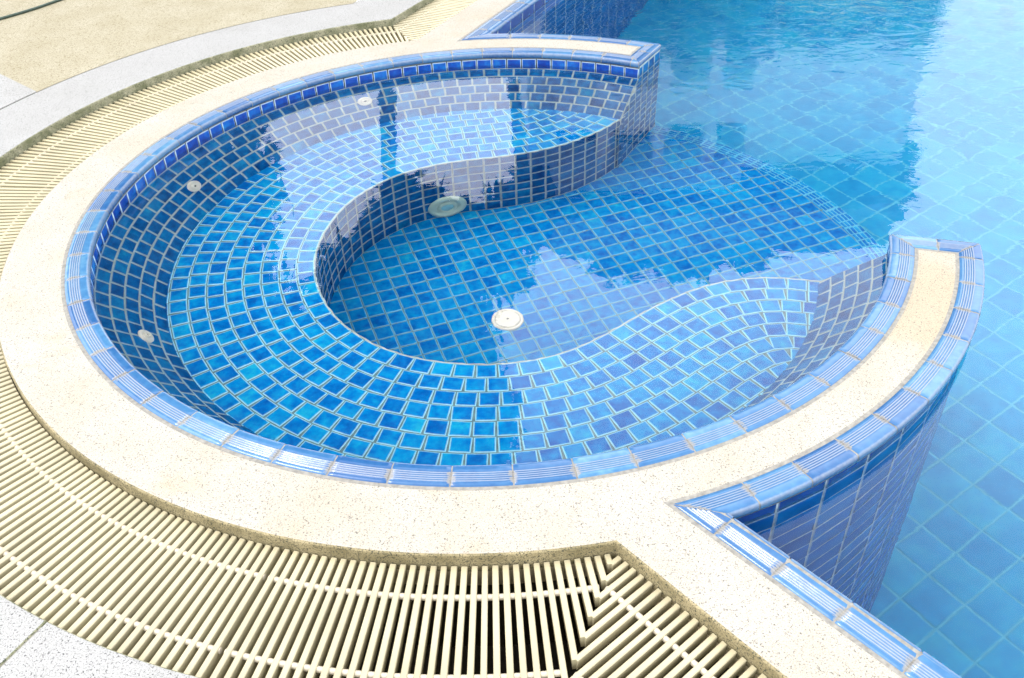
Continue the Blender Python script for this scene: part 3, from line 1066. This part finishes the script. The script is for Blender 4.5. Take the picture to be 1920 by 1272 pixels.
# riser of the step down into the big pool
mb = MB()
mb.strip([[Vector((*p, ZF - 0.01)) for p in arc(RN1 - 0.004, A1 - 2 * pi, A0, radians(1))], [Vector((*p, ZD)) for p in arc(RN1 - 0.004, A1 - 2 * pi, A0, radians(1))]], 1)
brick_face(mb, lambda s: P2(RN1 - 0.004, A1 - 2 * pi + s / RN1), (A0 - A1 + 2 * pi) * RN1, ZF - 0.05, ZD, lambda s: P2(1, A1 - 2 * pi + s / RN1), 0.2, 0.1)
mb.build('step_riser', [M_pwall, M_pwgrout, M_pwtop], spa)

# ------------------------------------------------------------------ fittings
def jet(loc_a, z, label):
    r = wall_r(z)
    slope_n = Vector((*(-P2((ZT - ZB) / slope, loc_a)), (RW - RJ) / slope))
    loc = Vector((*P2(r, loc_a), z)) + slope_n * 0.003
    root = empty('water_jet', loc)
    tag(root, label, 'water jet', 'white massage jets in the spa wall')
    Mx = Matrix.Translation(loc) @ slope_n.to_track_quat('Z', 'Y').to_matrix().to_4x4()
    a = MB(); a.lathe([(0.047, 0.0), (0.0465, 0.006), (0.042, 0.010), (0.029, 0.012), (0.0255, 0.008)], Mx, 28)
    a.build('flange', M_white, root)
    b_ = MB(); b_.lathe([(0.022, 0.006), (0.022, 0.016), (0.017, 0.020), (0.012, 0.019), (0.010, 0.011)], Mx, 24)
    b_.build('nozzle', M_white, root)
    c = MB(); c.lathe([(0.0097, 0.0112), (0.001, 0.0116)], Mx, 16)
    c.build('nozzle_hole', M_dark, root)
jet(radians(115.8), -0.300, 'white round jet high on the back wall of the spa under the top row')
jet(radians(160.2), -0.343, 'white jet with a ringed nozzle on the left wall of the spa')
jet(radians(360 - 154.8), -0.378, 'flat oval looking white jet on the front left wall of the spa')

# underwater lamp on the bench front
la = radians(105.9)
dd = min(range(len(edge)), key=lambda i: abs(ang(edge[i]) - la))
ln3 = Vector((*(-en[dd]), 0.0)).normalized()
ll = Vector((*edge[dd], -1.066)) + ln3 * 0.004
root = empty('underwater_lamp', ll)
tag(root, 'large pale green round lamp fitting on the upright bench front under water', 'pool lamp')
Mx = Matrix.Translation(ll) @ ln3.to_track_quat('Z', 'Y').to_matrix().to_4x4()
a = MB(); a.lathe([(0.118, 0.0), (0.117, 0.012), (0.108, 0.020), (0.082, 0.024), (0.074, 0.014), (0.060, 0.010)], Mx, 40, cap=False); a.build('rim_ring', M_lampring, root)
a = MB(); a.lathe([(0.062, 0.010), (0.050, 0.018), (0.042, 0.022), (0.038, 0.016)], Mx, 36, cap=False); a.build('lens_ring', M_lampring, root)
a = MB(); a.lathe([(0.039, 0.015), (0.028, 0.020), (0.012, 0.023), (0.001, 0.0235)], Mx, 30); a.build('lens', M_lens, root)

# main drain
dl = Vector((0.062, -0.092, ZF + 0.004))
root = empty('drain_cover', dl)
tag(root, 'ivory round drain cover with a centre screw lying on the blue spa floor', 'drain cover')
Mx = Matrix.Translation(dl)
a = MB(); a.lathe([(0.083, 0.0), (0.082, 0.007), (0.078, 0.010), (0.069, 0.010), (0.067, 0.006)], Mx, 40, cap=False); a.build('outer_ring', M_white, root)
a = MB(); a.lathe([(0.0665, 0.004), (0.066, 0.011), (0.060, 0.0135), (0.030, 0.015), (0.009, 0.0152), (0.007, 0.013)], Mx, 40); a.build('cover_plate', M_white, root)
a = MB(); a.lathe([(0.0065, 0.0132), (0.005, 0.0155), (0.001, 0.016)], Mx, 16); a.build('screw', M_dark, root)
for k in range(5):
    a = MB()
    t0 = k * 2 * pi / 5 + 0.3
    rows = [[Mx @ Vector((r * cos(t0 + 0.55 * i / 8), r * sin(t0 + 0.55 * i / 8), 0.0128)) for i in range(9)] for r in (0.0595, 0.0635)]
    a.strip(rows)
    a.build('slot', M_dark, root)

# ------------------------------------------------------------------ big pool
pool = empty('swimming_pool', (4, 1, ZD))
tag(pool, 'large swimming pool with big square pale blue floor tiles around the spa', 'swimming pool')
pf = MB()
pout = [meet(RO, n1, d1, C1['water'], 1), far1(C1['water']), Vector((10.5, -6.5)), Vector((10.5, 9.3)), far2(C2['water']), meet(RO, n2, d2, C2['water'], 1)]
pf.add([Vector((-0.6, -2.4, ZD)), Vector((*far1(C1['water']), ZD)), Vector((10.5, -6.5, ZD)), Vector((10.5, 9.3, ZD)), Vector((*far2(C2['water']), ZD)), Vector((-0.6, 2.4, ZD))], [(0, 1, 2, 3, 4, 5)], 1)
ga2 = radians(31.3); hx = P2(1, ga2); hy = Vector((-hx.y, hx.x)); DP = 0.2
og2 = Vector((2.319, -0.535))
for i in range(-14, 45):
    for j in range(-42, 42):
        c = og2 + hx * (i + 0.5) * DP + hy * (j + 0.5) * DP
        if c.length < 2.0 or n1.dot(c) < C1['water'] - 0.15 or n2.dot(c) < C2['water'] - 0.2 or c.x > 8.5 or c.y > 9 or c.y < -6: continue
        h = DP / 2 - 0.0035
        tile_poly(pf, [Vector((*(c + hx * sx * h + hy * sy * h), ZD)) for sx, sy in ((-1, -1), (1, -1), (1, 1), (-1, 1))], (0, 0, 1), rim=0.12, rnd=random.random(), h=0.002, bulge=0.0008)
pf.build('floor', [M_deep, M_pgrout], pool)
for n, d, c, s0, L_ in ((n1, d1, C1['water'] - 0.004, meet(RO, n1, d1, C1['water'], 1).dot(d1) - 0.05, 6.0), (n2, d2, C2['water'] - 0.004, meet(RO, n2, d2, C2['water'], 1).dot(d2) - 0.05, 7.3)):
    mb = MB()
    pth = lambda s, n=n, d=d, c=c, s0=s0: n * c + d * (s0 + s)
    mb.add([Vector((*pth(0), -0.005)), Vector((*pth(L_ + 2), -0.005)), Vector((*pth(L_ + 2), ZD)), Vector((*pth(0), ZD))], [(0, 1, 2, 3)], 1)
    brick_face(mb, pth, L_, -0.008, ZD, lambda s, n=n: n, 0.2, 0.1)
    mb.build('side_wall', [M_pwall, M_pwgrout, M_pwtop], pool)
mb = MB()
pl_ = [far1(C1['water']), Vector((10.5, -6.5)), Vector((10.5, 9.3)), far2(C2['water'])]
mb.strip([V3(pl_, -0.002), V3(pl_, ZD)], 0, smooth=False)
mb.build('side_wall', [M_pwgrout], pool)

# ------------------------------------------------------------------ water
wt = MB()
wp = [P2(RW + 0.01, A0 + radians(37) + (A1 - A0 - radians(37) - radians(58)) * i / 120 + 0.0) for i in range(121)]
a_s, a_e = ang(pD), ang(pA)
wp = arc(RW + 0.012, a_s, a_e, radians(2))
wout = wp + [meet(RO, n1, d1, C1['water'] - 0.01, 1), far1(C1['water'] - 0.01), Vector((10.5, -6.5)), Vector((10.5, 9.3)), far2(C2['water'] - 0.01), meet(RO, n2, d2, C2['water'] - 0.01, 1)]
wt.add([Vector((*p, ZW)) for p in wout], [tuple(range(len(wout)))], 0)
o = wt.build('water', M_water)
tag(o, kind='structure')

# ------------------------------------------------------------------ hose on the beige paving
hp = [(-4.6, 1.6), (-4.1, 2.15), (-3.75, 2.58), (-3.47, 2.90), (-3.31, 3.09), (-3.185, 3.287), (-2.9, 3.75), (-2.55, 4.3)]
hz = MB()
hz.tube([Vector((p.x, p.y, 0.0088)) for p in catmull(hp, 6)], 0.0092, 10)
tag(hz.build('garden_hose', M_hose), 'thin dark green hose lying across the beige paving in the upper left corner', 'hose')

# ------------------------------------------------------------------ house and trees beyond the pool (out of view, outlines shaped for their reflections)
M_hwall = plain('white_render', (0.86, 0.86, 0.83), 0.8, 0.06, 3)
M_roof = plain('dark_roof_tile', (0.10, 0.075, 0.06), 0.7, 0.3, 8)
M_shade = plain('dark_glass', (0.03, 0.05, 0.06), 0.15, 0.2, 3)
M_frame = plain('white_frame', (0.78, 0.78, 0.75), 0.5, 0.03, 10)
M_yel = plain('yellow_canvas', (0.80, 0.70, 0.22), 0.8, 0.05, 10)
HY = 10.9
house = empty('white_house', (1.0, HY, 0))
tag(house, 'white two storey house with dark roof mirrored in the water of the big pool', 'house')
def hbox(mb, x0, x1, y0, y1, z0, z1):
    mb.box(((x0 + x1) / 2, (y0 + y1) / 2, (z0 + z1) / 2), ((x1 - x0) / 2, 0, 0), (0, (y1 - y0) / 2, 0), (0, 0, (z1 - z0) / 2))
mb = MB()
hbox(mb, 0.8, 7.4, HY + 1.2, HY + 5, 0, 6.1)
hbox(mb, 4.6, 7.5, HY, HY + 1.2, 0, 5.5)
mb.build('wall', M_hwall, house)
mb = MB()
hbox(mb, 5.4, 7.6, HY - 0.15, HY + 3, 5.503, 7.3)
mb.build('roof_loft', M_roof, house)  # dark block added to fill out the reflected roofline
mb = MB()
hbox(mb, 1.2, 4.6, HY, HY + 1.2, 2.75, 2.98)
hbox(mb, 1.2, 4.6, HY, HY + 0.12, 3.95, 4.70)
hbox(mb, 1.2, 4.6, HY, HY + 1.2, 5.45, 6.05)
mb.build('balcony', M_hwall, house)
for x in (2.05, 3.05, 3.95):
    mb = MB(); hbox(mb, x - 0.11, x + 0.11, HY - 0.003, HY + 0.22, 0, 6.05); mb.build('column', M_frame, house)
for x0, x1, z0, z1 in ((1.3, 4.5, 3.0, 3.9), (1.3, 4.5, 4.5, 5.4), (1.3, 4.5, 0.1, 2.6)):
    mb = MB(); hbox(mb, x0, x1, HY + 1.14, HY + 1.22, z0, z1)
    wn = mb.build('window', M_shade, house)
    for k in range(4):
        xx = x0 + (x1 - x0) * k / 3
        mb = MB(); hbox(mb, xx - 0.03, xx + 0.03, HY + 1.10, HY + 1.15, z0, z1); mb.build('mullion', M_frame, wn)
for x0, x1, z0, z1 in ((5.3, 6.8, 0.9, 2.3),):
    mb = MB(); yy = HY - 0.02 if x0 > 4 else HY + 0.28
    hbox(mb, x0, x1, yy, yy + 0.1, z0, z1); wn = mb.build('window', M_shade, house)
    mb = MB()
    for a, b_, c, d in ((x0 - 0.06, x0, z0 - 0.06, z1 + 0.06), (x1, x1 + 0.06, z0 - 0.06, z1 + 0.06), ((x0 + x1) / 2 - 0.03, (x0 + x1) / 2 + 0.03, z0, z1), (x0, x1, z1, z1 + 0.06), (x0, x1, z0 - 0.06, z0)):
        hbox(mb, a, b_, yy - 0.03, yy + 0.05, c, d)
    mb.build('frame', M_frame, wn)
mb = MB()
ex, ey = 0.7, 0.9
rv = [(0.55, HY - ey, 5.9), (7.4 + ex * 0.3, HY - ey, 5.9), (7.4 + ex * 0.3, HY + 5 + ey, 5.9), (0.55, HY + 5 + ey, 5.9), (1.45, HY + 1.5, 8.25), (4.7, HY + 1.5, 8.35)]
mb.add([Vector(p) for p in rv], [(0, 1, 5, 4), (1, 2, 5), (2, 3, 4, 5), (3, 0, 4), (3, 2, 1, 0)], 0)
mb.build('roof', M_roof, house)
# yellow canopy added beyond the far pool edge to give a yellow reflection
shade = empty('added_sunshade', (5.7, 10.05, 0))
tag(shade, 'yellow canopy added out of view for the yellow reflection at the top pool edge', 'added_sunshade')
mb = MB()
apex = Vector((5.7, 10.05, 2.36))
rim_ = [Vector((5.7 + 1.25 * cos(k * pi / 4 + 0.2), 10.05 + 0.7 * sin(k * pi / 4 + 0.2), 2.10)) for k in range(8)]
val_ = [p - Vector((0, 0, 0.14)) for p in rim_]
mb.add([apex] + rim_ + val_, [(0, 1 + k, 1 + (k + 1) % 8) for k in range(8)] + [(1 + k, 9 + k, 9 + (k + 1) % 8, 1 + (k + 1) % 8) for k in range(8)])
mb.build('canopy', M_yel, shade)
mb = MB(); mb.tube([Vector((5.7, 10.05, 0)), Vector((5.7, 10.05, 2.34))], 0.025, 8); mb.build('pole', M_frame, shade)
mb = MB(); mb.lathe([(0.26, 0.0), (0.26, 0.05), (0.06, 0.09)], Matrix.Translation((5.7, 10.05, 0.0)), 20); mb.build('base', M_frame, shade)

def leafmat(name, a, b_):
    m, t, b, L = newmat(name)
    at = node(t, 'ShaderNodeAttribute', attribute_name='tile')
    sp = t.nodes.new('ShaderNodeSeparateColor')
    L.new(at.outputs['Color'], sp.inputs[0])
    r = ramp(t, [(0, a), (1, b_)])
    L.new(sp.outputs[0], r.inputs['Fac'])
    L.new(r.outputs['Color'], b.inputs['Base Color'])
    b.inputs['Roughness'].default_value = 0.5
    return m
M_leaf = leafmat('leaf', (0.02, 0.05, 0.015), (0.05, 0.11, 0.03))
M_bark = plain('bark', (0.09, 0.07, 0.05), 0.9, 0.3, 8)
def tree(label, x, y, lean, blobs, seed, n=9000):
    rng = random.Random(seed)
    root = empty('leafy_tree', (x, y, 0))
    tag(root, label, 'tree', 'trees beyond the far end of the pool')
    mb = MB()
    top = Vector((x + lean, y, blobs[0][2]))
    pts = [Vector((x, y, 0)), Vector((x + lean * 0.1, y, 1.6)), Vector((x + lean * 0.35, y, 3.4)), Vector((x + lean * 0.7, y, 5.2)), top]
    mb.tube(pts, [0.20, 0.15, 0.13, 0.10, 0.05], 10)
    for bx, by, bz, br, bh in blobs:
        c = Vector((bx, by, bz))
        if bz < 7: continue
        s = pts[2].lerp(pts[3], rng.random())
        mb.tube([s, s.lerp(c, 0.5) + Vector((0, 0, -0.3)), c], [0.07, 0.05, 0.02], 7)
    mb.build('trunk', M_bark, root)
    cr = MB()
    tot = sum(b_[3] ** 2 * b_[4] for b_ in blobs)
    for bx, by, bz, br, bh in blobs:
        for _ in range(int(n * br * br * bh / tot)):
            v = Vector((rng.gauss(0, 1), rng.gauss(0, 1), rng.gauss(0, 1))).normalized() * (rng.random() ** 0.45) * rng.uniform(0.8, 1.1)
            c = Vector((bx + v.x * br, by + v.y * br, bz + v.z * bh))
            nrm = (v + Vector((rng.gauss(0, 0.6), rng.gauss(0, 0.6), rng.gauss(0.3, 0.6)))).normalized()
            t = nrm.orthogonal().normalized(); t.rotate(Matrix.Rotation(rng.random() * 6.28, 3, nrm)); s = nrm.cross(t)
            a, b_ = rng.uniform(0.18, 0.32), rng.uniform(0.09, 0.15)
            sh = rng.random()
            cr.add([c - t * a, c + s * b_ - nrm * 0.02, c + t * a, c - s * b_ - nrm * 0.02], [(0, 1, 2, 3)], 0, [(sh, 0, 0, 1)] * 4)
    cr.build('crown', M_leaf, root)
tree('dark leafy tree with slim trunk mirrored in the middle of the spa water', -1.30, 9.2, -0.5, [(-1.7, 9.2, 7.4, 1.7, 1.9), (-2.8, 9.2, 9.3, 2.0, 2.2), (-0.9, 9.3, 9.8, 1.3, 2.4), (-0.4, 9.2, 5.6, 0.7, 0.6), (-1.3, 9.1, 5.2, 0.7, 0.8), (0.45, 9.5, 5.5, 0.8, 0.62), (0.1, 9.4, 6.3, 0.7, 0.7)], 3, 11000)
tree('dark leafy tree behind the white house, its top mirrored across the spa floor', 4.4, 14.6, 0.3, [(2.9, 14.5, 8.6, 1.3, 1.5), (4.4, 14.5, 8.6, 1.5, 1.6), (5.9, 14.5, 8.3, 1.4, 1.5), (7.4, 14.5, 8.0, 1.4, 1.4), (8.6, 14.5, 7.8, 1.1, 1.5)], 8, 9000)
tree('broad dark leafy tree mirrored at the left side of the spa water', -5.6, 9.0, 0.3, [(-5.4, 9.0, 7.8, 2.2, 2.4), (-6.6, 9.0, 9.4, 2.0, 2.0), (-4.4, 9.0, 9.6, 1.6, 1.8), (-4.9, 9.0, 4.6, 1.7, 1.6), (-7.2, 9.0, 5.5, 2.0, 2.0)], 5, 14000)
# clipped foliage added before the house, unseen, to darken the pool reflection
rng = random.Random(9)
hd = MB()
for _ in range(5200):
    c = Vector((rng.uniform(1.0, 7.3), rng.uniform(10.15, 10.75), rng.uniform(0.05, 3.15)))
    nrm = Vector((rng.gauss(0, 0.6), rng.gauss(-0.6, 0.6), rng.gauss(0.3, 0.6))).normalized()
    t = nrm.orthogonal().normalized(); t.rotate(Matrix.Rotation(rng.random() * 6.28, 3, nrm)); s_ = nrm.cross(t)
    a, b_ = rng.uniform(0.09, 0.16), rng.uniform(0.05, 0.08)
    hd.add([c - t * a, c + s_ * b_ - nrm * 0.02, c + t * a, c - s_ * b_ - nrm * 0.02], [(0, 1, 2, 3)], 0, [(rng.random(), 0, 0, 1)] * 4)
added_hedge = empty('added_hedge', (4.1, 10.45, 0))
tag(added_hedge, 'unseen dark green foliage added before the white house to darken the pool reflection', 'added_hedge')
hd.build('foliage', M_leaf, added_hedge)
mb = MB()
for k in range(12):
    x = 1.2 + k * 0.53
    mb.tube([Vector((x, 10.45, 0)), Vector((x + 0.04, 10.47, 1.4)), Vector((x - 0.05, 10.44, 2.7))], [0.04, 0.03, 0.012], 6)
mb.build('stems', M_bark, added_hedge)
